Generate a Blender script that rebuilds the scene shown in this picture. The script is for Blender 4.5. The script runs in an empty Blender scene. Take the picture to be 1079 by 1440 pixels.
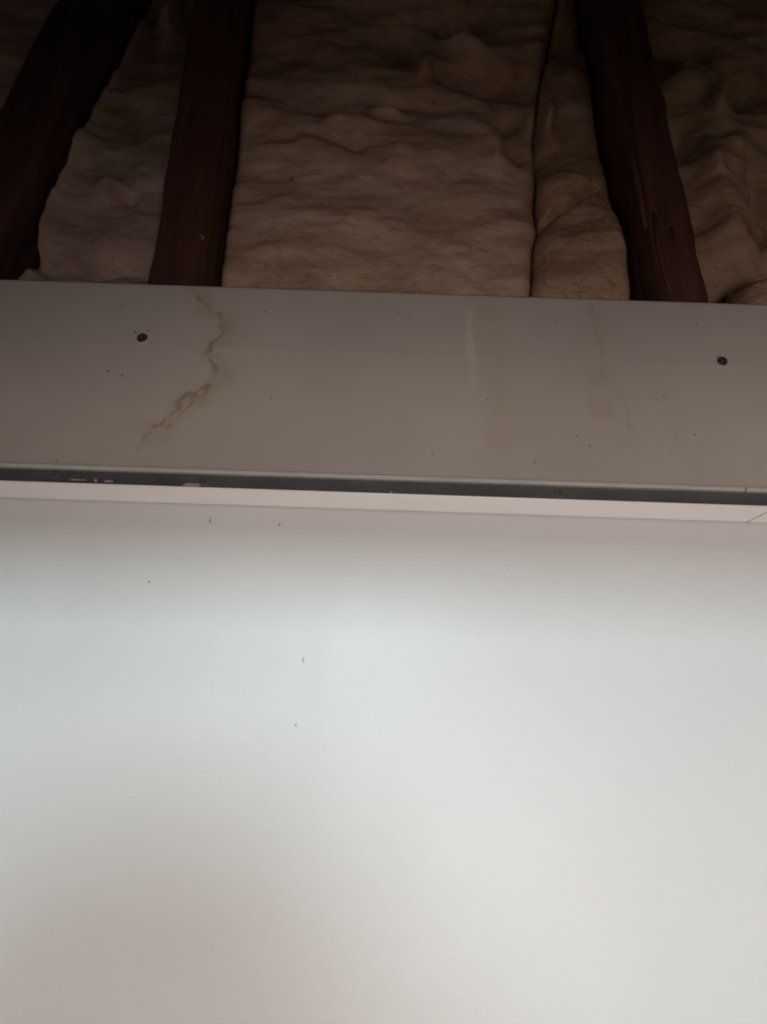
import bpy, bmesh, math, random
from mathutils import Vector, Matrix, noise

S = bpy.context.scene
COL = S.collection
R = math.radians
rnd = random.Random(7)

# ---------------------------------------------------------------- camera
F = 1040.0                       # focal length in pixels of the 1079 x 1440 frame
PITCH, ROLL = R(21.2), R(1.9)
CAM = Vector((0.0, -0.747, 1.813))
cd = bpy.data.cameras.new('camera')
cam = bpy.data.objects.new('camera', cd)
COL.objects.link(cam)
cd.sensor_fit = 'VERTICAL'
cd.sensor_height = 36.0
cd.lens = 36.0 * F / 1440.0
cd.clip_start = 0.01
ROT = Matrix.Rotation(R(90) + PITCH, 3, 'X') @ Matrix.Rotation(ROLL, 3, 'Z')
cam.matrix_world = Matrix.Translation(CAM) @ ROT.to_4x4()
S.camera = cam

# ---------------------------------------------------------------- world, lights, exposure
w = bpy.data.worlds.new('world')
S.world = w
w.use_nodes = True
w.node_tree.nodes['Background'].inputs[0].default_value = (0.75, 0.6, 0.5, 1)
w.node_tree.nodes['Background'].inputs[1].default_value = 0.02
S.view_settings.view_transform = 'Standard'
S.view_settings.look = 'None'
S.view_settings.gamma = 1
S.view_settings.use_curve_mapping = False
S.view_settings.exposure = 0.0

KEY_POS = Vector((-0.12, -1.50, 2.305))   # added cool key lamp, unseen, high on the rear wall
FILL_POS = Vector((0.27, -1.57, 1.58))       # unseen window added in the rear wall for warm fill


def area(name, pos, sx, sy, power, color, spread=180):
    """an area light that looks along +y, at the front wall"""
    l = bpy.data.lights.new(name, 'AREA')
    l.shape = 'RECTANGLE'
    l.size, l.size_y, l.energy, l.color = sx, sy, power, color
    l.spread = R(spread)
    o = bpy.data.objects.new(name, l)
    COL.objects.link(o)
    o.location = pos
    o.rotation_euler = (R(90), 0, 0)
    return o


key_light = area('added_key_light', KEY_POS, 0.20, 0.15, 9.8, (0.735, 0.965, 1.04))
fill_light = area('added_fill_light', FILL_POS, 0.46, 0.9, 11.0, (1.0, 0.87, 0.815))  # added warm fill, set in the made-up window


# ---------------------------------------------------------------- helpers
def P(px, py, Y):
    """the point of the plane y = Y that stands at a pixel of the photograph"""
    d = ROT @ Vector(((px - 539.5) / F, (720 - py) / F, -1.0))
    t = (Y - CAM.y) / d.y
    return CAM + d * t


def mesh(name, bm, mat, parent=None, smooth=False):
    me = bpy.data.meshes.new(name)
    bmesh.ops.recalc_face_normals(bm, faces=bm.faces[:])
    bm.to_mesh(me)
    bm.free()
    for p in me.polygons:
        p.use_smooth = smooth
    if mat:
        me.materials.append(mat)
    o = bpy.data.objects.new(name, me)
    COL.objects.link(o)
    if parent:
        o.parent = parent
        o.matrix_parent_inverse = Matrix.Translation(-parent.location)
    return o


def tag(o, label, cat, group=None):
    o['label'], o['category'] = label, cat
    if group:
        o['group'] = group
    return o


def thing(name, label, cat, loc=(0, 0, 0), group=None):
    o = bpy.data.objects.new(name, None)
    o.empty_display_size = 0.05
    o.location = loc
    COL.objects.link(o)
    return tag(o, label, cat, group)


def box(bm, x0, x1, y0, y1, z0, z1, bevel=0.0):
    r = bmesh.ops.create_cube(bm, size=1.0)
    vs = r['verts']
    for v in vs:
        v.co = Vector(((x0 + x1) / 2 + v.co.x * (x1 - x0), (y0 + y1) / 2 + v.co.y * (y1 - y0),
                       (z0 + z1) / 2 + v.co.z * (z1 - z0)))
    if bevel:
        es = list({e for v in vs for e in v.link_edges})
        bmesh.ops.bevel(bm, geom=es, offset=bevel, segments=2, affect='EDGES', profile=0.5)
    return bm


def structure(name, bm, mat, parent=None):
    o = mesh(name, bm, mat, parent)
    if not parent:
        o['kind'] = 'structure'
    return o


def profile(bm, pts, xs, skew=0.0):
    """sweep a closed (y, z) outline along x through the stations xs; skew slides the last station with depth"""
    rings = []
    for i, x in enumerate(xs):
        rings.append([bm.verts.new((x + (skew(y, z, i) if skew else 0.0), y, z)) for y, z in pts])
    n = len(pts)
    for a, b in zip(rings, rings[1:]):
        for i in range(n):
            bm.faces.new((a[i], a[(i + 1) % n], b[(i + 1) % n], b[i]))
    bm.faces.new(rings[0][::-1])
    bm.faces.new(rings[-1])
    return bm


# ---------------------------------------------------------------- materials
def new_mat(name):
    m = bpy.data.materials.new(name)
    m.use_nodes = True
    nt = m.node_tree
    b = nt.nodes['Principled BSDF']
    return m, nt, b


def N(nt, kind, **kw):
    n = nt.nodes.new(kind)
    for k, v in kw.items():
        if k in n.inputs:
            n.inputs[k].default_value = v
        else:
            setattr(n, k, v)
    return n


def coords(nt, scale=(1, 1, 1)):
    tc = nt.nodes.new('ShaderNodeTexCoord')
    mp = nt.nodes.new('ShaderNodeMapping')
    mp.inputs['Scale'].default_value = scale
    nt.links.new(tc.outputs['Object'], mp.inputs['Vector'])
    return mp.outputs['Vector']


def noisy(name, c1, c2, scale=(8, 8, 8), rough=0.6, detail=5, bump=0.0, bump_scale=None, dist=0.002, spec=0.5,
          lo=0.35, hi=0.65):
    m, nt, b = new_mat(name)
    L = nt.links.new
    n = N(nt, 'ShaderNodeTexNoise', Scale=1.0, Detail=detail, Roughness=0.6)
    L(coords(nt, scale), n.inputs['Vector'])
    cr = nt.nodes.new('ShaderNodeValToRGB')
    cr.color_ramp.elements[0].position, cr.color_ramp.elements[0].color = lo, (*c1, 1)
    cr.color_ramp.elements[1].position, cr.color_ramp.elements[1].color = hi, (*c2, 1)
    L(n.outputs['Fac'], cr.inputs['Fac'])
    L(cr.outputs['Color'], b.inputs['Base Color'])
    b.inputs['Roughness'].default_value = rough
    b.inputs['Specular IOR Level'].default_value = spec
    if bump:
        n2 = N(nt, 'ShaderNodeTexNoise', Scale=1.0, Detail=4.0, Roughness=0.55)
        L(coords(nt, bump_scale or scale), n2.inputs['Vector'])
        bp = N(nt, 'ShaderNodeBump', Strength=bump, Distance=dist)
        L(n2.outputs['Fac'], bp.inputs['Height'])
        L(bp.outputs['Normal'], b.inputs['Normal'])
    return m


def spots(m, pts, colour, soft=0.0012):
    """tiny specks and pin holes of the surface itself, each at its own place"""
    nt = m.node_tree
    L = nt.links.new
    b = nt.nodes['Principled BSDF']
    src = b.inputs['Base Color'].links[0].from_socket
    tc = nt.nodes.new('ShaderNodeTexCoord')
    total = None
    for x, y, z, r, sx in pts:
        mp = nt.nodes.new('ShaderNodeMapping')
        mp.vector_type = 'TEXTURE'
        mp.inputs['Location'].default_value = (x, y, z)
        mp.inputs['Rotation'].default_value = (0, 0.35 * math.sin(x * 91), 0)
        mp.inputs['Scale'].default_value = (sx, 1, 1 / sx)
        L(tc.outputs['Object'], mp.inputs['Vector'])
        ln_ = N(nt, 'ShaderNodeVectorMath', operation='LENGTH')
        L(mp.outputs['Vector'], ln_.inputs[0])
        mr = N(nt, 'ShaderNodeMapRange')
        for k, v in ((1, r * 0.5), (2, r + soft), (3, 1.0), (4, 0.0)):
            mr.inputs[k].default_value = v
        L(ln_.outputs['Value'], mr.inputs[0])
        if total is None:
            total = mr.outputs[0]
        else:
            mx = N(nt, 'ShaderNodeMath', operation='MAXIMUM')
            L(total, mx.inputs[0])
            L(mr.outputs[0], mx.inputs[1])
            total = mx.outputs[0]
    mul = N(nt, 'ShaderNodeMath', operation='MULTIPLY')
    mul.inputs[1].default_value = 0.7
    L(total, mul.inputs[0])
    mx = nt.nodes.new('ShaderNodeMix')
    mx.data_type = 'RGBA'
    L(mul.outputs[0], mx.inputs[0])
    L(src, mx.inputs[6])
    mx.inputs[7].default_value = (*colour, 1)
    L(mx.outputs[2], b.inputs['Base Color'])


def attr_tint(m, layers):
    """lay painted-on marks (vertex values on the mesh) over a material's base colour"""
    nt = m.node_tree
    L = nt.links.new
    b = nt.nodes['Principled BSDF']
    src = b.inputs['Base Color'].links[0].from_socket
    for att, colour, amount in layers:
        a = nt.nodes.new('ShaderNodeAttribute')
        a.attribute_name = att
        mul = N(nt, 'ShaderNodeMath', operation='MULTIPLY')
        mul.inputs[1].default_value = amount
        L(a.outputs['Fac'], mul.inputs[0])
        mx = nt.nodes.new('ShaderNodeMix')
        mx.data_type = 'RGBA'
        L(mul.outputs[0], mx.inputs[0])
        L(src, mx.inputs[6])
        mx.inputs[7].default_value = (*colour, 1)
        src = mx.outputs[2]
    L(src, b.inputs['Base Color'])
    return m


M_WALL = noisy('white_wall_paint', (0.775, 0.775, 0.765), (0.80, 0.80, 0.79), (5, 5, 5), rough=0.42, bump=0.22,
               bump_scale=(240, 240, 420), dist=0.0007, spec=0.45)
M_ROOM = noisy('room_paint', (0.62, 0.58, 0.54), (0.66, 0.62, 0.58), (3, 3, 3), rough=0.7)
M_FLOOR = noisy('floor_wood', (0.30, 0.17, 0.10), (0.42, 0.26, 0.16), (1.5, 12, 1.5), rough=0.5)
M_TRIM = noisy('white_channel_paint', (0.885, 0.865, 0.855), (0.915, 0.90, 0.89), (12, 60, 60), rough=0.4)
M_TOPLIP = noisy('pale_metal_edge', (0.50, 0.51, 0.49), (0.60, 0.60, 0.57), (20, 60, 60), rough=0.45)
M_BAND = noisy('dark_grey_metal', (0.058, 0.062, 0.063), (0.085, 0.087, 0.089), (14, 40, 40), rough=0.55, bump=0.2,
               bump_scale=(90, 90, 90), dist=0.0005)
M_SCREW = noisy('blackened_screw', (0.018, 0.017, 0.014), (0.05, 0.046, 0.04), (300, 300, 300), rough=0.45)
M_RIM = noisy('scuffed_rim', (0.40, 0.36, 0.33), (0.46, 0.41, 0.38), (200, 200, 200), rough=0.7)
M_PLASTER = noisy('plaster_crumb', (0.22, 0.20, 0.185), (0.46, 0.43, 0.40), (300, 300, 300), rough=0.9)
M_BOARD = noisy('grey_board', (0.405, 0.365, 0.335), (0.465, 0.422, 0.385), (3.0, 9, 2.0), rough=0.72, detail=6,
                bump=0.06, bump_scale=(300, 300, 300), dist=0.0005, spec=0.25)
attr_tint(M_BOARD, [('halo', (0.34, 0.27, 0.15), 0.62), ('stain', (0.17, 0.115, 0.05), 0.55),
                    ('pale', (0.60, 0.56, 0.51), 0.42)])
M_STUD = noisy('dark_red_brown_wood', (0.050, 0.020, 0.016), (0.115, 0.046, 0.035), (38, 38, 2.2), rough=0.75, detail=7,
               bump=0.5, bump_scale=(70, 70, 3.5), dist=0.002, spec=0.2)
M_STUD2 = noisy('blackish_wood', (0.020, 0.010, 0.008), (0.072, 0.032, 0.024), (38, 38, 2.2), rough=0.75, detail=7,
                bump=0.5, bump_scale=(70, 70, 3.5), dist=0.002, spec=0.2)
M_SHEATH = noisy('dark_roof_boards', (0.03, 0.016, 0.012), (0.06, 0.032, 0.024), (3, 30, 30), rough=0.85)
M_LAMP = noisy('lamp_housing', (0.03, 0.03, 0.03), (0.05, 0.05, 0.05), (9, 9, 9), rough=0.5)
M_PAPER = noisy('added_lantern_paper', (0.52, 0.30, 0.27), (0.58, 0.34, 0.30), (9, 9, 9), rough=0.8)


def wool(name, c0, c1, c2):
    m, nt, b = new_mat(name)
    L = nt.links.new
    big = N(nt, 'ShaderNodeTexNoise', Scale=1.0, Detail=5.0, Roughness=0.6, Distortion=0.6)
    L(coords(nt, (5, 5, 11)), big.inputs['Vector'])
    fib = N(nt, 'ShaderNodeTexNoise', Scale=1.0, Detail=7.0, Roughness=0.65, Distortion=1.2)
    L(coords(nt, (22, 22, 75)), fib.inputs['Vector'])
    mixf = N(nt, 'ShaderNodeMath', operation='MULTIPLY_ADD')
    mixf.inputs[1].default_value = 0.35
    L(fib.outputs['Fac'], mixf.inputs[0])
    sc = N(nt, 'ShaderNodeMath', operation='MULTIPLY')
    sc.inputs[1].default_value = 0.65
    L(big.outputs['Fac'], sc.inputs[0])
    L(sc.outputs[0], mixf.inputs[2])
    cr = nt.nodes.new('ShaderNodeValToRGB')
    e = cr.color_ramp.elements
    e[0].position, e[0].color = 0.34, (*c0, 1)
    e[1].position, e[1].color = 0.64, (*c2, 1)
    k = e.new(0.5)
    k.color = (*c1, 1)
    L(mixf.outputs[0], cr.inputs['Fac'])
    L(cr.outputs['Color'], b.inputs['Base Color'])
    b.inputs['Roughness'].default_value = 0.95
    b.inputs['Specular IOR Level'].default_value = 0.1
    bp = N(nt, 'ShaderNodeBump', Strength=0.4, Distance=0.003)
    L(fib.outputs['Fac'], bp.inputs['Height'])
    L(bp.outputs['Normal'], b.inputs['Normal'])
    attr_tint(m, [('speck', (0.03, 0.015, 0.012), 1.0), ('rust', (0.20, 0.085, 0.030), 0.6)])
    return m


M_WOOL = wool('cream_pink_wool', (0.42, 0.25, 0.175), (0.58, 0.385, 0.29), (0.70, 0.51, 0.40))
M_WOOL3 = wool('grey_dusty_wool', (0.31, 0.21, 0.17), (0.42, 0.30, 0.25), (0.52, 0.39, 0.33))
M_WOOL2 = wool('tan_wool', (0.31, 0.185, 0.118), (0.44, 0.28, 0.188), (0.54, 0.37, 0.265))

# ---------------------------------------------------------------- heights on the wall
Z = lambda px, py, y=0.0: P(px, py, y).z
Z_WALL_TOP = Z(540, 718)          # the wall meets the foot of the channel
XW = 1.35                         # half the width of the room
Z_CEIL = CAM.z + 0.60
Y_REAR = -1.62
Z_BEAM = 2.144                    # underside of the added light-blocking beam beside the opening


# distance fields for the marks
def seg_dist(x, z, pts):
    best = 9.0
    for (ax, az), (bx, bz) in zip(pts, pts[1:]):
        dx, dz = bx - ax, bz - az
        t = max(0.0, min(1.0, ((x - ax) * dx + (z - az) * dz) / (dx * dx + dz * dz + 1e-12)))
        best = min(best, math.hypot(x - ax - dx * t, z - az - dz * t))
    return best


def to_xz(pix, y):
    out = []
    for px, py in pix:
        p = P(px, py, y)
        out.append((p.x, p.z))
    return out


def sm(a, b, x):
    t = max(0.0, min(1.0, (x - a) / (b - a)))
    return t * t * (3 - 2 * t)


def set_attr(o, name, f):
    a = o.data.attributes.new(name, 'FLOAT', 'POINT')
    a.data.foreach_set('value', [f(v.co) for v in o.data.vertices])


def face_grid(name, xs, zs, depth, y_back, mat, parent=None, smooth=True):
    """a slab with a finely meshed front: depth(x, z) is the y of the front"""
    bm = bmesh.new()
    g = [[bm.verts.new((x, depth(x, z), z)) for x in xs] for z in zs]
    for a, b in zip(g, g[1:]):
        for i in range(len(xs) - 1):
            bm.faces.new((a[i], a[i + 1], b[i + 1], b[i]))
    rim = g[0] + [r[-1] for r in g[1:-1]] + g[-1][::-1] + [r[0] for r in g[-2:0:-1]]
    back = [bm.verts.new((v.co.x, y_back, v.co.z)) for v in rim]
    n = len(rim)
    for i in range(n):
        bm.faces.new((rim[i], back[i], back[(i + 1) % n], rim[(i + 1) % n]))
    bm.faces.new(back)
    return mesh(name, bm, mat, parent, smooth)


def span(a, b, step):
    n = max(2, int(math.ceil((b - a) / step)))
    return [a + (b - a) * i / n for i in range(n + 1)]


# ---------------------------------------------------------------- the room
def slab(name, a, b, mat):
    return structure(name, box(bmesh.new(), a[0], b[0], a[1], b[1], a[2], b[2]), mat)


wall_specks = [(295.5, 733, 1.3, 0.65), (296, 728, 0.7, 0.7), (393, 738, 1.0, 1), (426.5, 928, 1.3, 0.6), (416, 1020, 0.7, 1), (210, 818, 0.9, 1), (372, 700, 0.4, 1)]
spots(M_WALL, [(P(x, y, 0).x, 0.0, P(x, y, 0).z, r * 0.00078, q) for x, y, r, q in wall_specks], (0.20, 0.13, 0.11))
xs = [-XW] + span(-0.62, 0.62, 0.0035) + [XW]
zs = [0.0, 0.8, 1.2] + span(1.45, Z_WALL_TOP, 0.0035)
wall = face_grid('wall_front', xs, zs, lambda x, z: 0.0, 0.14, M_WALL)
wall['kind'] = 'structure'
slab('floor', (-XW, Y_REAR, -0.05), (XW, 0.14, 0.0), M_FLOOR)
slab('wall_left', (-XW - 0.08, Y_REAR, -0.05), (-XW, 0.26, 4.0), M_ROOM)
slab('wall_right', (XW, Y_REAR, -0.05), (XW + 0.08, 0.26, 4.0), M_ROOM)
slab('wall_rear', (-XW - 0.08, Y_REAR - 0.08, -0.05), (XW + 0.08, Y_REAR, 4.0), M_ROOM)
slab('ceiling', (-XW, Y_REAR, Z_CEIL), (XW, -0.62, Z_CEIL + 0.03), M_ROOM)
slab('cutoff_beam', (-XW, -0.645, Z_BEAM), (XW, -0.62, Z_CEIL), M_SHEATH)  # unseen, added to cut the key light off above the wall top
# boards behind the insulation, and the roof boards above, one object a board
back = structure('wall_sheathing', box(bmesh.new(), -XW, XW, 0.245, 0.26, Z_WALL_TOP - 0.1, 4.0), M_SHEATH)
roof = structure('roof_deck', box(bmesh.new(), -XW, XW, Y_REAR, 0.26, 4.0, 4.03), M_SHEATH)

# ---------------------------------------------------------------- metal edge channel between wall and board
Z_LIP_T = Z(540, 692.5, -0.012)
Z_LIP_B = Z_WALL_TOP
Z_TOP_B = Z(540, 673.5, -0.007)
Z_TOP_T = Z(540, 668, -0.006)
ch = thing('edge_channel', 'slim metal channel, white lip below a dark screwed strip, along the white wall top',
           'edge trim', (0, 0, Z_LIP_B))
XJ = P(1058, 734, -0.012).x       # diagonal joint close to the right end


def lip(x0, x1, cut0, cut1):
    pts = [(0.004, Z_LIP_B), (-0.0020, Z_LIP_B + 0.0002), (-0.0034, Z_LIP_B + 0.0016), (-0.0114, Z_LIP_T - 0.0026),
           (-0.0118, Z_LIP_T - 0.0012), (-0.0108, Z_LIP_T), (0.004, Z_LIP_T)]
    h = Z_LIP_T - Z_LIP_B
    sl = lambda y, z, i: (cut0 if i == 0 else cut1 if i == 999 else 0.0) * (z - Z_LIP_B) / h
    bm = bmesh.new()
    stations = [x0, x1]
    profile(bm, pts, stations, lambda y, z, i: ((cut0 if i == 0 else cut1) * (z - Z_LIP_B) / h))
    return bm


mesh('lip', lip(-XW, XJ - 0.0006, 0, 0.034), M_TRIM, ch)
mesh('lip', lip(XJ + 0.0008, XW, 0.034, 0), M_TRIM, ch)
Z_BAND_B, Z_BAND_T = Z_LIP_T - 0.003, Z_TOP_T + 0.001
mesh('dark_strip', box(bmesh.new(), -XW, XW, -0.0012, 0.012, Z_BAND_B, Z_BAND_T), M_BAND, ch)['label'] = 'dark grey recessed strip with screws'
XC = P(1049, 691, -0.006).x       # a hairline crack where two lengths of the pale edge meet
for a, b in ((-XW, XC - 0.0007), (XC + 0.0007, XW)):
    bm = bmesh.new()
    profile(bm, [(0.003, Z_TOP_B), (-0.0062, Z_TOP_B), (-0.0072, Z_TOP_B + 0.001), (-0.0068, Z_TOP_T - 0.0008),
                 (-0.0058, Z_TOP_T), (0.003, Z_TOP_T + 0.0015)], [a, b])
    mesh('top_edge', bm, M_TOPLIP, ch)


def screw_head(center, r, proud, parent, mat, name='screw', ang=0.4):
    """domed head with a cross recess, axis towards the room"""
    bm = bmesh.new()
    seg = 20
    rings = []
    for k, (rr, yy) in enumerate(((1.0, 0.0), (0.98, 0.45), (0.8, 0.85), (0.5, 1.0))):
        rings.append([bm.verts.new((center.x + r * rr * math.cos(2 * math.pi * i / seg), center.y - proud * yy,
                                    center.z + r * rr * math.sin(2 * math.pi * i / seg))) for i in range(seg)])
    for a, b in zip(rings, rings[1:]):
        for i in range(seg):
            bm.faces.new((a[i], a[(i + 1) % seg], b[(i + 1) % seg], b[i]))
    # cross recess: inner ring alternates between deep arms and high quadrants
    inner = [bm.verts.new((center.x + r * 0.3 * math.cos(2 * math.pi * i / seg + 0.0), center.y - proud * (0.2 if (i // 2) % 2 else 1.0),
                           center.z + r * 0.3 * math.sin(2 * math.pi * i / seg))) for i in range(seg)]
    for i in range(seg):
        bm.faces.new((rings[-1][i], rings[-1][(i + 1) % seg], inner[(i + 1) % seg], inner[i]))
    c = bm.verts.new((center.x, center.y - proud * 0.1, center.z))
    for i in range(seg):
        bm.faces.new((inner[i], inner[(i + 1) % seg], c))
    return mesh(name, bm, mat, parent)


for px, py in ((77, 666.5), (287, 678), (787, 694)):
    screw_head(P(px, py, -0.0012), 0.0062, 0.0016, ch, M_BAND)


def crumb(px, py, y, w_, h_, parent, seed):
    r_ = random.Random(seed)
    bm = bmesh.new()
    bmesh.ops.create_icosphere(bm, subdivisions=2, radius=1.0)
    c = P(px, py, y)
    for v in bm.verts:
        k = 1 + 0.35 * noise.noise(v.co * 1.7 + Vector((seed, 0, 0)))
        v.co = Vector((c.x + v.co.x * w_ * k, c.y + v.co.y * 0.0025 * k, c.z + v.co.z * h_ * k))
    return mesh('plaster_crumb', bm, M_PLASTER, parent)


for i, (px, py, w_, h_) in enumerate(((272, 682, 0.0095, 0.0024), (105, 675, 0.007, 0.0011), (135, 676, 0.0018, 0.0026), (152, 677, 0.006, 0.0016),
                                      (118, 675.5, 0.003, 0.0009), (262, 683, 0.004, 0.0016), (550, 692.5, 0.002, 0.0016))):
    crumb(px, py, -0.007, w_, h_, ch, i)['label'] = 'off-white plaster crumb caught on the lip'

# ---------------------------------------------------------------- grey board with water stains
YB = 0.0
Z_B0 = Z_TOP_T + 0.0008
tl, tr = P(0, 392, YB), P(1079, 425, YB)
Z_B1 = (tl.z + tr.z) / 2
ridge = P(540, 497, YB).z


def board_depth(x, z):
    # the upper third leans back by a hair along a faint horizontal ridge
    e = max(0.0, z - ridge)
    d = YB + 0.012 * e + -0.0002 * math.exp(-((z - ridge) / 0.004) ** 2)
    if z > Z_B1 - 0.003:
        d += 0.0015 * ((z - Z_B1 + 0.003) / 0.003) ** 2
    return d


bd = face_grid('stained_board', [-XW] + span(-0.55, 0.55, 0.0021) + [XW], span(Z_B0, Z_B1, 0.0021), board_depth, 0.016, M_BOARD)
tag(bd, 'long grey board with brown water stains and two dark screws, above the dark strip', 'board')
ST1 = to_xz([(272, 404), (282, 420), (296, 438), (310, 440), (314, 462), (304, 478), (296, 482), (291, 495), (298, 508),
             (304, 522), (303, 532), (290, 542), (276, 552), (262, 558), (252, 566), (246, 578), (236, 590),
             (224, 598), (212, 606), (202, 616), (194, 628), (188, 642)], YB)
ST1B = to_xz([(303, 532), (287, 552), (288, 560), (272, 556), (262, 572), (252, 584), (240, 598), (230, 600)], YB)
ST2 = to_xz([(832, 432), (838, 455), (840, 470), (846, 490), (848, 505), (848, 528)], YB)
ST3 = to_xz([(876, 560), (882, 585), (888, 602)], YB)
PALE = to_xz([(661, 436), (659, 460), (662, 490), (663, 500)], YB)
PALE2 = to_xz([(666, 506), (667, 530), (666, 540)], YB)
H2 = to_xz([(690, 440), (700, 500), (705, 560), (700, 620)], YB)
H3 = to_xz([(834, 430), (842, 500), (846, 580)], YB)
H4 = to_xz([(940, 560), (952, 620)], YB)
specks = [(152, 522, 2.1, 1), (172, 528, 1.9, 1), (172, 430, 1.5, 1), (780.5, 450, 1.6, 0.5), (372, 438, 1.5, 0.6),
          (562, 440, 1.2, 1), (577, 445, 1.5, 0.5), (980, 455, 1.3, 0.7), (977, 611, 1.6, 1), (830, 627, 1.4, 1), (686, 561, 1.2, 1),
          (812, 613, 1.2, 1), (382, 559, 1.2, 1), (608, 638, 1.2, 1), (80, 648, 1.3, 1), (933, 557, 1.1, 1),
          (190, 467, 2.2, 1.3), (208, 465, 1.7, 1.4), (753, 650, 1.1, 0.6), (945, 638, 1.0, 1)]
spots(M_BOARD, [(P(x, y, YB).x, board_depth(P(x, y, YB).x, P(x, y, YB).z), P(x, y, YB).z, (r - 0.5) * 0.00085, q) for x, y, r, q in specks], (0.085, 0.06, 0.05))


def nz(c, f, s=0.0):
    return noise.fractal(Vector((c.x * f, s, c.z * f)), 0.9, 2.0, 4)


def stain(c):
    if not (-0.40 < c.x < 0.42):
        return 0.0
    q = (c.x + 0.006 * nz(c, 60, 3.1), c.z + 0.006 * nz(c, 60, 9.4))
    blot = 0.55 + 0.9 * nz(c, 55, 5.0)
    v = 0.0
    if c.x < 0.0:
        d = min(seg_dist(*q, ST1), seg_dist(*q, ST1B) + 0.0008)
        fade = sm(Z(188, 648), Z(230, 600), c.z) * (0.45 + 0.55 * (1 - sm(Z(272, 450), Z(272, 405), c.z)))
        v = (1 - sm(0.0003, 0.0037, d)) * fade * blot * 1.5
    else:
        d = seg_dist(*q, ST2)
        v = max(0, 1 - sm(0.0005, 0.006, d)) * blot * 0.45
        d = seg_dist(*q, ST3)
        v = max(v, (1 - sm(0.0005, 0.004, d)) * blot * 0.5)
    return max(0.0, min(1.0, v))


def halo(c):
    q = (c.x + 0.011 * nz(c, 32, 1.0), c.z + 0.011 * nz(c, 32, 7.0))
    v = 0.0
    if c.x < 0.0 and c.x > -0.4:
        # the stain spreads down and to the right of its edge line
        d = min(seg_dist(q[0] - 0.007, q[1] + 0.005, ST1), seg_dist(*q, ST1) + 0.004)
        v = (1 - sm(0.001, 0.020, d)) * (0.75 + 0.5 * nz(c, 40, 2.0)) * 0.8
        v *= sm(Z(188, 652), Z(235, 600), c.z)
    elif c.x >= 0 and c.x < 0.45:
        v = max(0.30 * (1 - sm(0.0, 0.032, seg_dist(*q, H2))), 0.32 * (1 - sm(0.0, 0.026, seg_dist(*q, H3))),
                0.24 * (1 - sm(0.0, 0.024, seg_dist(*q, H4)))) * (0.8 + 0.9 * nz(c, 28, 6.0))
    return max(0.0, min(1.0, v))


def pale(c):
    if not (0.05 < c.x < 0.16):
        return 0.0
    q = (c.x + 0.0022 * nz(c, 140, 4.0), c.z)
    wdt = 0.0022 + 0.0035 * sm(Z(661, 460), Z(661, 490), c.z)
    v = 0.85 * (1 - sm(wdt * 0.8, wdt * 0.8 + 0.0022, seg_dist(*q, PALE)))
    return max(v, 0.4 * (1 - sm(0.002, 0.0055, seg_dist(*q, PALE2))))


set_attr(bd, 'stain', stain)
set_attr(bd, 'halo', halo)
set_attr(bd, 'pale', pale)


def rim_ring(c, r, parent, arc0, arc1):
    """raised burr of board round a driven screw"""
    bm = bmesh.new()
    n = 22
    rows = []
    for i in range(n + 1):
        a = arc0 + (arc1 - arc0) * i / n
        k = 1 + 0.06 * math.sin(i * 2.3)
        rows.append([bm.verts.new((c.x + math.cos(a) * q * k, c.y - h, c.z + math.sin(a) * q * k))
                     for q, h in ((r * 1.0, 0.0004), (r * 1.12, 0.0016), (r * 1.35, 0.0002), (r * 1.2, -0.001))])
    for a, b in zip(rows, rows[1:]):
        for i in range(4):
            bm.faces.new((a[i], a[(i + 1) % 4], b[(i + 1) % 4], b[i]))
    bm.faces.new(rows[0])
    bm.faces.new(rows[-1][::-1])
    return mesh('burr', bm, M_RIM, parent, True)


for px, py, a0, a1 in ((200, 475, -2.6, 0.5), (1016, 508, 0.5, 2.7)):
    c = P(px, py, YB)
    c.y = board_depth(c.x, c.z) + 0.0002
    sc = screw_head(c, 0.0062, 0.0014, bd, M_SCREW)
    sc['label'] = 'blackened screw driven into the grey board'
    rim_ring(c, 0.0062, sc, a0, a1)

# ---------------------------------------------------------------- studs
YS0, YS1 = 0.018, 0.235            # front and back of the studs


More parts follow.
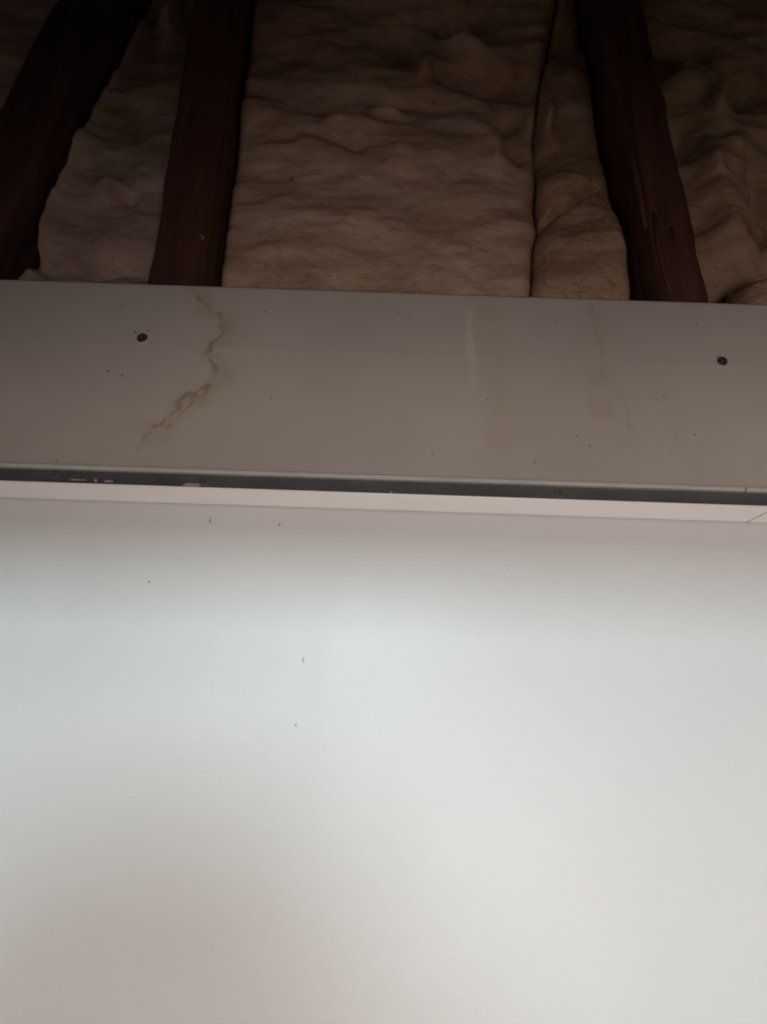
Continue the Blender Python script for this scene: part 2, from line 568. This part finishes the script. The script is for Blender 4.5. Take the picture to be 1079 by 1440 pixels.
def stud(name, x_lo, x_hi, width, z0, z1, label, seed, y0=YS0, y1=YS1, curve=0.0, group=None, wane=0.006):
    """a rough-sawn upright: x of its front centre runs from x_lo at z0 to x_hi at z1"""
    bm = bmesh.new()
    zs_ = span(z0, z1, 0.02)
    rows = []
    for z in zs_:
        t = (z - z0) / (z1 - z0)
        cx = x_lo + (x_hi - x_lo) * t + curve * math.sin(math.pi * t)
        ring = []
        pts = []
        nf, nd = 8, 8
        hw = width / 2
        for i in range(nf + 1):
            pts.append((-hw + width * i / nf, y0, 'f', i / nf))
        for i in range(1, nd + 1):
            pts.append((hw, y0 + (y1 - y0) * i / nd, 's', i / nd))
        for i in range(nf - 1, -1, -1):
            pts.append((-hw + width * i / nf, y1, 'b', i / nf))
        for i in range(nd - 1, 0, -1):
            pts.append((-hw, y0 + (y1 - y0) * i / nd, 's', i / nd))
        for x, y, k, u in pts:
            n1 = noise.noise(Vector((x * 90 + seed, y * 90, z * 4)))
            n2 = noise.noise(Vector((x * 25 + seed * 3, y * 25, z * 9)))
            dx = dy = 0.0
            if k == 'f':
                dy = 0.0016 * n1 + 0.0012 * n2
                if u in (0.0, 1.0):                 # worn arrises
                    dy += wane * (0.5 + 0.5 * noise.noise(Vector((seed, u * 5, z * 14))))
                    dx = (-1 if u == 1.0 else 1) * wane * 0.5 * (0.5 + noise.noise(Vector((seed + 4, u * 5, z * 18))))
            elif k == 's':
                dx = 0.0016 * n1 + 0.001 * n2
            ring.append(bm.verts.new((cx + x + dx, y + dy, z)))
        rows.append(ring)
    n = len(rows[0])
    for a, b in zip(rows, rows[1:]):
        for i in range(n):
            bm.faces.new((a[i], a[(i + 1) % n], b[(i + 1) % n], b[i]))
    bm.faces.new(rows[0][::-1])
    bm.faces.new(rows[-1])
    o = mesh(name, bm, M_STUD, None, True)
    return tag(o, label, 'wood stud', group)


ZS0 = Z_WALL_TOP + 0.02
ZT = 3.3
# middle stud: front face x from px 207..277 at the board's top
a0, a1 = P(207, 397, YS0).x, P(279, 399, YS0).x
b0, b1 = P(272, 0, YS0).x, P(330, 0, YS0).x
zb, zt = P(243, 398, YS0).z, P(300, 0, YS0).z


def stud_line(a0, a1, b0, b1, zb, zt):
    ca, cb = (a0 + a1) / 2, (b0 + b1) / 2
    s = (cb - ca) / (zt - zb)
    return ca + s * (ZS0 - zb), ca + s * (ZT - zb), (a1 - a0)


xl, xh, wd = stud_line(a0, a1, b0, b1, zb, zt)
XM = (xl, xh, wd)
mid = stud('timber_stud', xl, xh, wd, ZS0, ZT, 'dark red-brown stud left of centre, standing behind the grey board between two wool bays', 1.3)
a0, a1 = P(934, 420, YS0).x, P(1000, 422, YS0).x
b0, b1 = P(850, 0, YS0).x, P(906, 0, YS0).x
zb, zt = P(967, 421, YS0).z, P(880, 0, YS0).z
xl, xh, wd = stud_line(a0, a1, b0, b1, zb, zt)
XR = (xl, xh, wd)
right = stud('timber_stud', xl, xh, wd, ZS0, ZT, 'dark cracked stud at the right, its reddish front and black side both showing', 8.1, wane=0.008)
# leaning brace at the far left
a0, a1 = P(-110, 340, YS0).x, P(-4, 340, YS0).x
b0, b1 = P(60, 0, YS0).x, P(176, 0, YS0).x
zb, zt = P(-60, 340, YS0).z, P(118, 0, YS0).z
xl, xh, wd = stud_line(a0, a1, b0, b1, zb, zt)
XL = (xl, xh, wd)
left = stud('leaning_brace', xl, xh, wd, ZS0, ZT, 'blackish timber brace leaning across the upper left corner', 4.4, y0=YS0 + 0.001, wane=0.012)
left['category'] = 'wood brace'
left.data.materials[0] = M_STUD2


def xat(line, z):
    return line[0] + (line[1] - line[0]) * (z - ZS0) / (ZT - ZS0)


# a crack down the front of the right stud: a raised splinter beside it
def sliver(name, pix, y, r, mat, parent, label=None):
    bm = bmesh.new()
    pts = [P(px, py, y) for px, py in pix]
    rows = []
    for i, p in enumerate(pts):
        k = r * (0.35 + 0.65 * math.sin(math.pi * (i + 0.4) / (len(pts) - 0.2)))
        rows.append([bm.verts.new((p.x + k * math.cos(a), p.y + k * 0.7 * math.sin(a), p.z)) for a in (0, R(60), R(120), R(180), R(240), R(300))])
    for a, b in zip(rows, rows[1:]):
        for i in range(6):
            bm.faces.new((a[i], a[(i + 1) % 6], b[(i + 1) % 6], b[i]))
    bm.faces.new(rows[0][::-1])
    bm.faces.new(rows[-1])
    o = mesh(name, bm, mat, parent, True)
    if label:
        o['label'] = label
    return o


sliver('splinter', [(884, 200), (890, 225), (897, 255), (903, 290), (908, 320)], YS0, 0.0045, M_STUD, right)
sliver('splinter', [(944, 320), (951, 345), (960, 370), (968, 392), (972, 402)], YS0, 0.004, M_STUD, right)
sliver('splinter', [(920, 300), (926, 340), (934, 380), (944, 415)], YS0, 0.004, M_STUD, right)
sliver('paint_curl', [(280.5, 329.5), (283, 330.5), (285, 333), (285.5, 337)], YS0 - 0.001, 0.0012, M_PLASTER, mid, 'tiny off-white curl stuck to the wood')


# ---------------------------------------------------------------- insulation
def gauss(c, x, z, sx, sz):
    return math.exp(-((x - c[0]) / sx) ** 2 - ((z - c[1]) / sz) ** 2)


def batt(name, x0f, x1f, z0, z1, base, feats, mat, label, seed, rough=1.0, step=0.0045, round_l=0.012, round_r=0.012, rust=None, spk=None,
         creases=(), top_round=0.02, bot_round=0.0, edge_l=0.05, edge_r=0.05, y_back=0.24, deepest=None, fibres=1500):
    """a wool batt; x0f and x1f give its left and right edge at a height, feats are bumps (x, z, sx, sz, out)"""
    nx = max(6, int((x1f(z0) - x0f(z0)) / step))
    nzr = int((z1 - z0) / step)
    bm = bmesh.new()
    g = []
    for j in range(nzr + 1):
        z = z0 + (z1 - z0) * j / nzr
        xa, xb = x0f(z), x1f(z)
        row = []
        for i in range(nx + 1):
            x = xa + (xb - xa) * i / nx
            v = Vector((x * 4.0 + seed, z * 8.0, 0.3))
            d = base - rough * (0.016 * noise.fractal(v, 0.8, 2.1, 3) +
                                0.0030 * noise.turbulence(Vector((x * 7 + seed, z * 20, 1.0)), 2, False) +
                                0.0022 * noise.fractal(Vector((x * 30 + seed, z * 80, 2.0)), 0.7, 2.0, 3))
            for fx, fz, sx, sz, out in feats:
                d -= out * gauss((fx, fz), x + 0.012 * noise.noise(Vector((x * 25, z * 25, seed))), z + 0.012 * noise.noise(Vector((x * 25, z * 25, seed + 9))), sx, sz)
            for pts, wd_, dp in creases:
                d += dp * math.exp(-(seg_dist(x + 0.006 * noise.noise(Vector((x * 40, z * 40, seed))), z, pts) / wd_) ** 2)
            ea, eb = x - xa, xb - x
            d += edge_l * math.exp(-ea / round_l) + edge_r * math.exp(-eb / round_r)
            d += 0.05 * math.exp(-(z1 - z) / top_round)
            if bot_round:
                d += 0.06 * math.exp(-(z - z0) / bot_round)
            if deepest:
                d = max(d, deepest(x, z))
            row.append(bm.verts.new((x, min(d, y_back - 0.008), z)))
        g.append(row)
    for a, b in zip(g, g[1:]):
        for i in range(nx):
            bm.faces.new((a[i], a[i + 1], b[i + 1], b[i]))
    rim = g[0] + [r[-1] for r in g[1:-1]] + g[-1][::-1] + [r[0] for r in g[-2:0:-1]]
    bk = [bm.verts.new((v.co.x, y_back, v.co.z)) for v in rim]
    n = len(rim)
    for i in range(n):
        bm.faces.new((rim[i], bk[i], bk[(i + 1) % n], rim[(i + 1) % n]))
    bm.faces.new(bk)
    face_pts = [[v.co.copy() for v in r] for r in g]
    o = mesh(name, bm, mat, None, True)
    tag(o, label, 'insulation', 'wool batts between the studs')
    set_attr(o, 'rust', (lambda c: max(0.0, min(1.0, max(k * gauss((x, z), c.x, c.z, sx, sz) for x, z, sx, sz, k in rust) * (0.8 + 0.8 * nz(c, 30, seed))))) if rust else (lambda c: 0.0))
    set_attr(o, 'speck', (lambda c: max(1 - sm(r * 0.6, r + 0.0025, math.hypot(c.x - x, c.z - z)) for x, z, r in spk)) if spk else (lambda c: 0.0))
    # loose glass fibres teased out of the face: far too many to count
    fr = random.Random(int(seed * 10))
    vs, fs = [], []
    zv0, zv1 = Z_B1 - 0.01, CAM.z + 1.30
    for _ in range(fibres):
        j = int((fr.uniform(zv0, zv1) - z0) / (z1 - z0) * nzr)
        m_ = max(2, int(nx * 0.07))
        i = fr.randrange(m_, nx + 1 - m_)
        if not 0 <= j <= nzr:
            continue
        p = face_pts[j][i].copy()
        if abs(p.x) > 0.9 or p.y > y_back - 0.012:
            continue
        a = fr.gauss(0.0, 0.55) + (math.pi if fr.random() < 0.5 else 0.0)
        ln_f = fr.uniform(0.008, 0.030)
        wd_f = fr.uniform(0.00025, 0.00055)
        turn = fr.gauss(0, 0.9)
        lift = fr.uniform(0.001, 0.005)
        base_i = len(vs)
        nseg = 5
        for k in range(nseg + 1):
            t = k / nseg
            vs.append((p.x, p.y - 0.0006 - lift * math.sin(math.pi * t), p.z - wd_f))
            vs.append((p.x, p.y - 0.0006 - lift * math.sin(math.pi * t), p.z + wd_f))
            p = p + Vector((math.cos(a), 0.0, math.sin(a))) * (ln_f / nseg)
            p.x = max(x0f(p.z) + 0.012, min(x1f(p.z) - 0.012, p.x))
            a += turn / nseg
        for k in range(nseg):
            q = base_i + 2 * k
            fs.append((q, q + 1, q + 3, q + 2))
    me = bpy.data.meshes.new('loose_fibres')
    me.from_pydata(vs, [], fs)
    me.materials.append(mat)
    fo = bpy.data.objects.new('loose_fibres', me)
    COL.objects.link(fo)
    fo.parent = o
    fo['kind'] = 'stuff'
    return o


YI = 0.105


def ft(px, py, wx, wz, out, y=YI):
    p = P(px, py, y)
    k = 0.00098
    return (p.x, p.z, wx * k, wz * k * 1.15, out)


def rs(px, py, wx, wz, k, y=YI):
    p = P(px, py, y)
    return (p.x, p.z, wx * 0.00098, wz * 0.00112, k)


ZI0, ZI1 = Z_WALL_TOP + 0.03, 3.25
seam_pix = [(750, 440), (748, 415), (751, 380), (752, 345), (760, 310), (756, 280), (757, 250), (755, 215), (752, 190), (757, 150), (765, 100), (775, 50), (785, 0), (800, -80)]
seam = [(P(x, y, YI).z, P(x, y, YI).x) for x, y in seam_pix]


def seam_x(z):
    return min(seam_raw(z), xat(XR, z) - XR[2] / 2 - 0.035)


def seam_raw(z):
    if z <= seam[0][0]:
        return seam[0][1]
    for (za, xa), (zb_, xb) in zip(seam, seam[1:]):
        if z <= zb_:
            return xa + (xb - xa) * (z - za) / (zb_ - za)
    return seam[-1][1]


batt('wool_batt', lambda z: xat(XM, z) + XM[2] / 2 + 0.0045, lambda z: seam_x(z) - 0.0008, ZI0, ZI1, YI,
     [ft(500, 176, 44, 12, 0.024), ft(542, 158, 22, 8, 0.020), ft(520, 198, 60, 8, -0.014), ft(420, 203, 50, 9, 0.010),
      ft(560, 140, 60, 14, -0.012), ft(598, 92, 22, 22, 0.026), ft(572, 60, 30, 40, -0.02), ft(655, 66, 34, 14, 0.028),
      ft(690, 105, 55, 26, -0.05), ft(715, 160, 34, 34, -0.045), ft(720, 205, 26, 30, -0.03), ft(640, 30, 40, 24, -0.03),
      ft(700, 205, 14, 40, 0.018), ft(740, 110, 20, 60, -0.02), ft(560, 215, 26, 22, 0.010), ft(420, 330, 150, 60, 0.008),
      ft(340, 160, 50, 24, 0.014), ft(620, 280, 120, 30, 0.010)],
     M_WOOL, 'cream-pink wool batt filling the wide middle bay, torn flap near its top', 2.0,
     rust=[rs(520, 170, 50, 14, 1.0), rs(440, 206, 60, 10, 0.6), rs(745, 300, 18, 120, 0.7), rs(330, 300, 40, 40, 0.4), rs(690, 260, 60, 40, 0.35), rs(380, 270, 60, 30, 0.3)],
     spk=[(P(410, 247, YI).x, P(410, 247, YI).z, 0.0022)], round_l=0.004, edge_l=0.008, round_r=0.006, edge_r=0.022)
batt('wool_batt', lambda z: seam_x(z) + 0.0008, lambda z: xat(XR, z) - XR[2] / 2 - 0.0045, ZI0, ZI1, YI - 0.004,
     [ft(800, 265, 36, 30, 0.016), ft(860, 360, 40, 60, 0.034), ft(800, 370, 40, 60, 0.012), ft(795, 120, 24, 30, 0.016), ft(775, 170, 12, 26, 0.028),
      ft(790, 60, 30, 20, -0.03), ft(770, 220, 20, 30, -0.012)],
     M_WOOL2, 'narrow tan wool strip tucked beside the right stud, with a diagonal crease', 5.5,
     creases=[(to_xz([(752, 322), (780, 304), (808, 288), (834, 270)], YI), 0.006, 0.020)],
     rust=[rs(780, 330, 24, 60, 0.6), rs(765, 260, 12, 90, 0.5), rs(800, 262, 40, 26, 0.35)], round_l=0.008, edge_l=0.022, round_r=0.008, edge_r=0.02)
def brace_edge(z):
    return xat(XL, z) + XL[2] / 2 + 0.006


batt('wool_batt', brace_edge, lambda z: xat(XM, z) - XM[2] / 2 - 0.0045, ZI0, ZI1, 0.085,
     [ft(40, 300, 60, 60, 0.030), ft(120, 170, 60, 40, 0.02), ft(165, 285, 20, 12, 0.018), ft(176, 296, 14, 8, -0.025), ft(90, 225, 90, 24, 0.02),
      ft(248, 50, 16, 40, 0.03), ft(215, 30, 24, 40, -0.02), ft(130, 10, 14, 24, 0.03), ft(90, 378, 200, 14, -0.03), ft(70, 215, 40, 20, 0.02), ft(20, 320, 40, 30, 0.03)],
     M_WOOL3, 'greyish wool batt in the left bay, between leaning brace and stud', 9.2,
     rust=[rs(166, 287, 20, 10, 0.8), rs(85, 320, 40, 30, 0.3)], round_r=0.006, edge_r=0.02, round_l=0.006, edge_l=-0.012)
batt('wool_batt', lambda z: -1.0, lambda z: xat(XL, z) - XL[2] / 2 - 0.006, ZI0, ZI1, 0.10, [], M_WOOL3,
     'sliver of grey wool left of the leaning brace', 21.0, step=0.008)
tx = P(1072, 412, 0.05)
TZ = P(1075, 366, 0.05).z
batt('wool_batt', lambda z: xat(XR, z) + XR[2] / 2 + 0.0045, lambda z: 1.0, ZI0, ZI1, 0.115,
     [ft(1030, 310, 40, 80, 0.040), ft(1000, 230, 24, 40, 0.030), ft(965, 110, 40, 30, 0.030), ft(960, 190, 20, 30, -0.03), ft(1010, 130, 20, 50, 0.03),
      ft(1010, 405, 50, 18, -0.06), ft(1075, 415, 60, 45, -0.09), ft(1060, 120, 40, 40, -0.03), ft(1075, 290, 18, 90, -0.03), ft(985, 60, 30, 20, -0.02), ft(1045, 200, 24, 30, 0.02)],
     M_WOOL2, 'lumpy tan wool batt right of the right stud', 13.7, rough=1.25,
     rust=[rs(1030, 330, 40, 40, 0.4), rs(990, 330, 20, 40, 0.5)], round_l=0.012,
     deepest=lambda x, z: 0.05 + 0.084 * sm(tx.x - 0.11, tx.x - 0.05, x) * (1 - sm(TZ + 0.01, TZ + 0.06, z)))
# a loose tuft that has slumped to the bottom right corner
batt('wool_tuft', lambda z: tx.x - 0.028 + 0.45 * max(0.0, z - tx.z), lambda z: tx.x + 0.16, ZI0, TZ, 0.045,
     [(tx.x + 0.02, tx.z, 0.04, 0.05, 0.012)], M_WOOL, 'slumped wool tuft peeping above the board at the far right', 17.1, round_l=0.018, round_r=0.02, top_round=0.016, step=0.004, y_back=0.125)

# ---------------------------------------------------------------- behind the camera: a lamp, window and lantern, all added to light or shade the wall
lp = thing('added_key_lamp', 'added strip lamp for the cool key light, unseen, high on the rear wall', 'lamp', KEY_POS)
mesh('housing', box(bmesh.new(), KEY_POS.x - 0.15, KEY_POS.x + 0.15, Y_REAR + 0.001, KEY_POS.y - 0.004, KEY_POS.z - 0.085, KEY_POS.z + 0.085, 0.006), M_LAMP, lp)
win = bpy.data.objects.new('added_window_1', None)  # unseen window, added round the fill light
win.location = FILL_POS
win['kind'] = 'structure'
COL.objects.link(win)
wx, wz, hw, hh = FILL_POS.x, FILL_POS.z, 0.23, 0.45
for a in ((wx - hw - 0.05, wx - hw, wz - hh - 0.05, wz + hh + 0.05), (wx + hw, wx + hw + 0.05, wz - hh - 0.05, wz + hh + 0.05),
          (wx - hw, wx + hw, wz - hh - 0.05, wz - hh), (wx - hw, wx + hw, wz + hh, wz + hh + 0.05)):
    mesh('added_window_frame', box(bmesh.new(), a[0], a[1], Y_REAR + 0.001, FILL_POS.y + 0.02, a[2], a[3]), M_TRIM, win)
mesh('added_pane', box(bmesh.new(), wx - hw, wx + hw, Y_REAR + 0.002, Y_REAR + 0.008, wz - hh, wz + hh), M_TOPLIP, win)

ln_c = Vector((-0.148, -0.868, 1.968))  # added between lamp and wall to cast the lower-left shadow
ln = thing('added_lantern', 'added unseen dusty pink paper lantern that casts the soft shadow low on the wall', 'lantern', ln_c)
bm = bmesh.new()
bmesh.ops.create_uvsphere(bm, u_segments=32, v_segments=24, radius=0.116)
for v in bm.verts:
    v.co.xy *= 1 + 0.015 * math.cos(math.asin(max(-1, min(1, v.co.z / 0.116))) * 24)
o = mesh('shade', bm, M_PAPER, None, True)
o.parent = ln
bm = bmesh.new()
ln_h = Z_CEIL - ln_c.z
bmesh.ops.create_cone(bm, cap_ends=True, segments=8, radius1=0.003, radius2=0.003, depth=ln_h - 0.114)
bmesh.ops.translate(bm, verts=bm.verts, vec=(0, 0, (ln_h + 0.114) / 2))
o = mesh('cord', bm, M_LAMP, None)
o.parent = ln
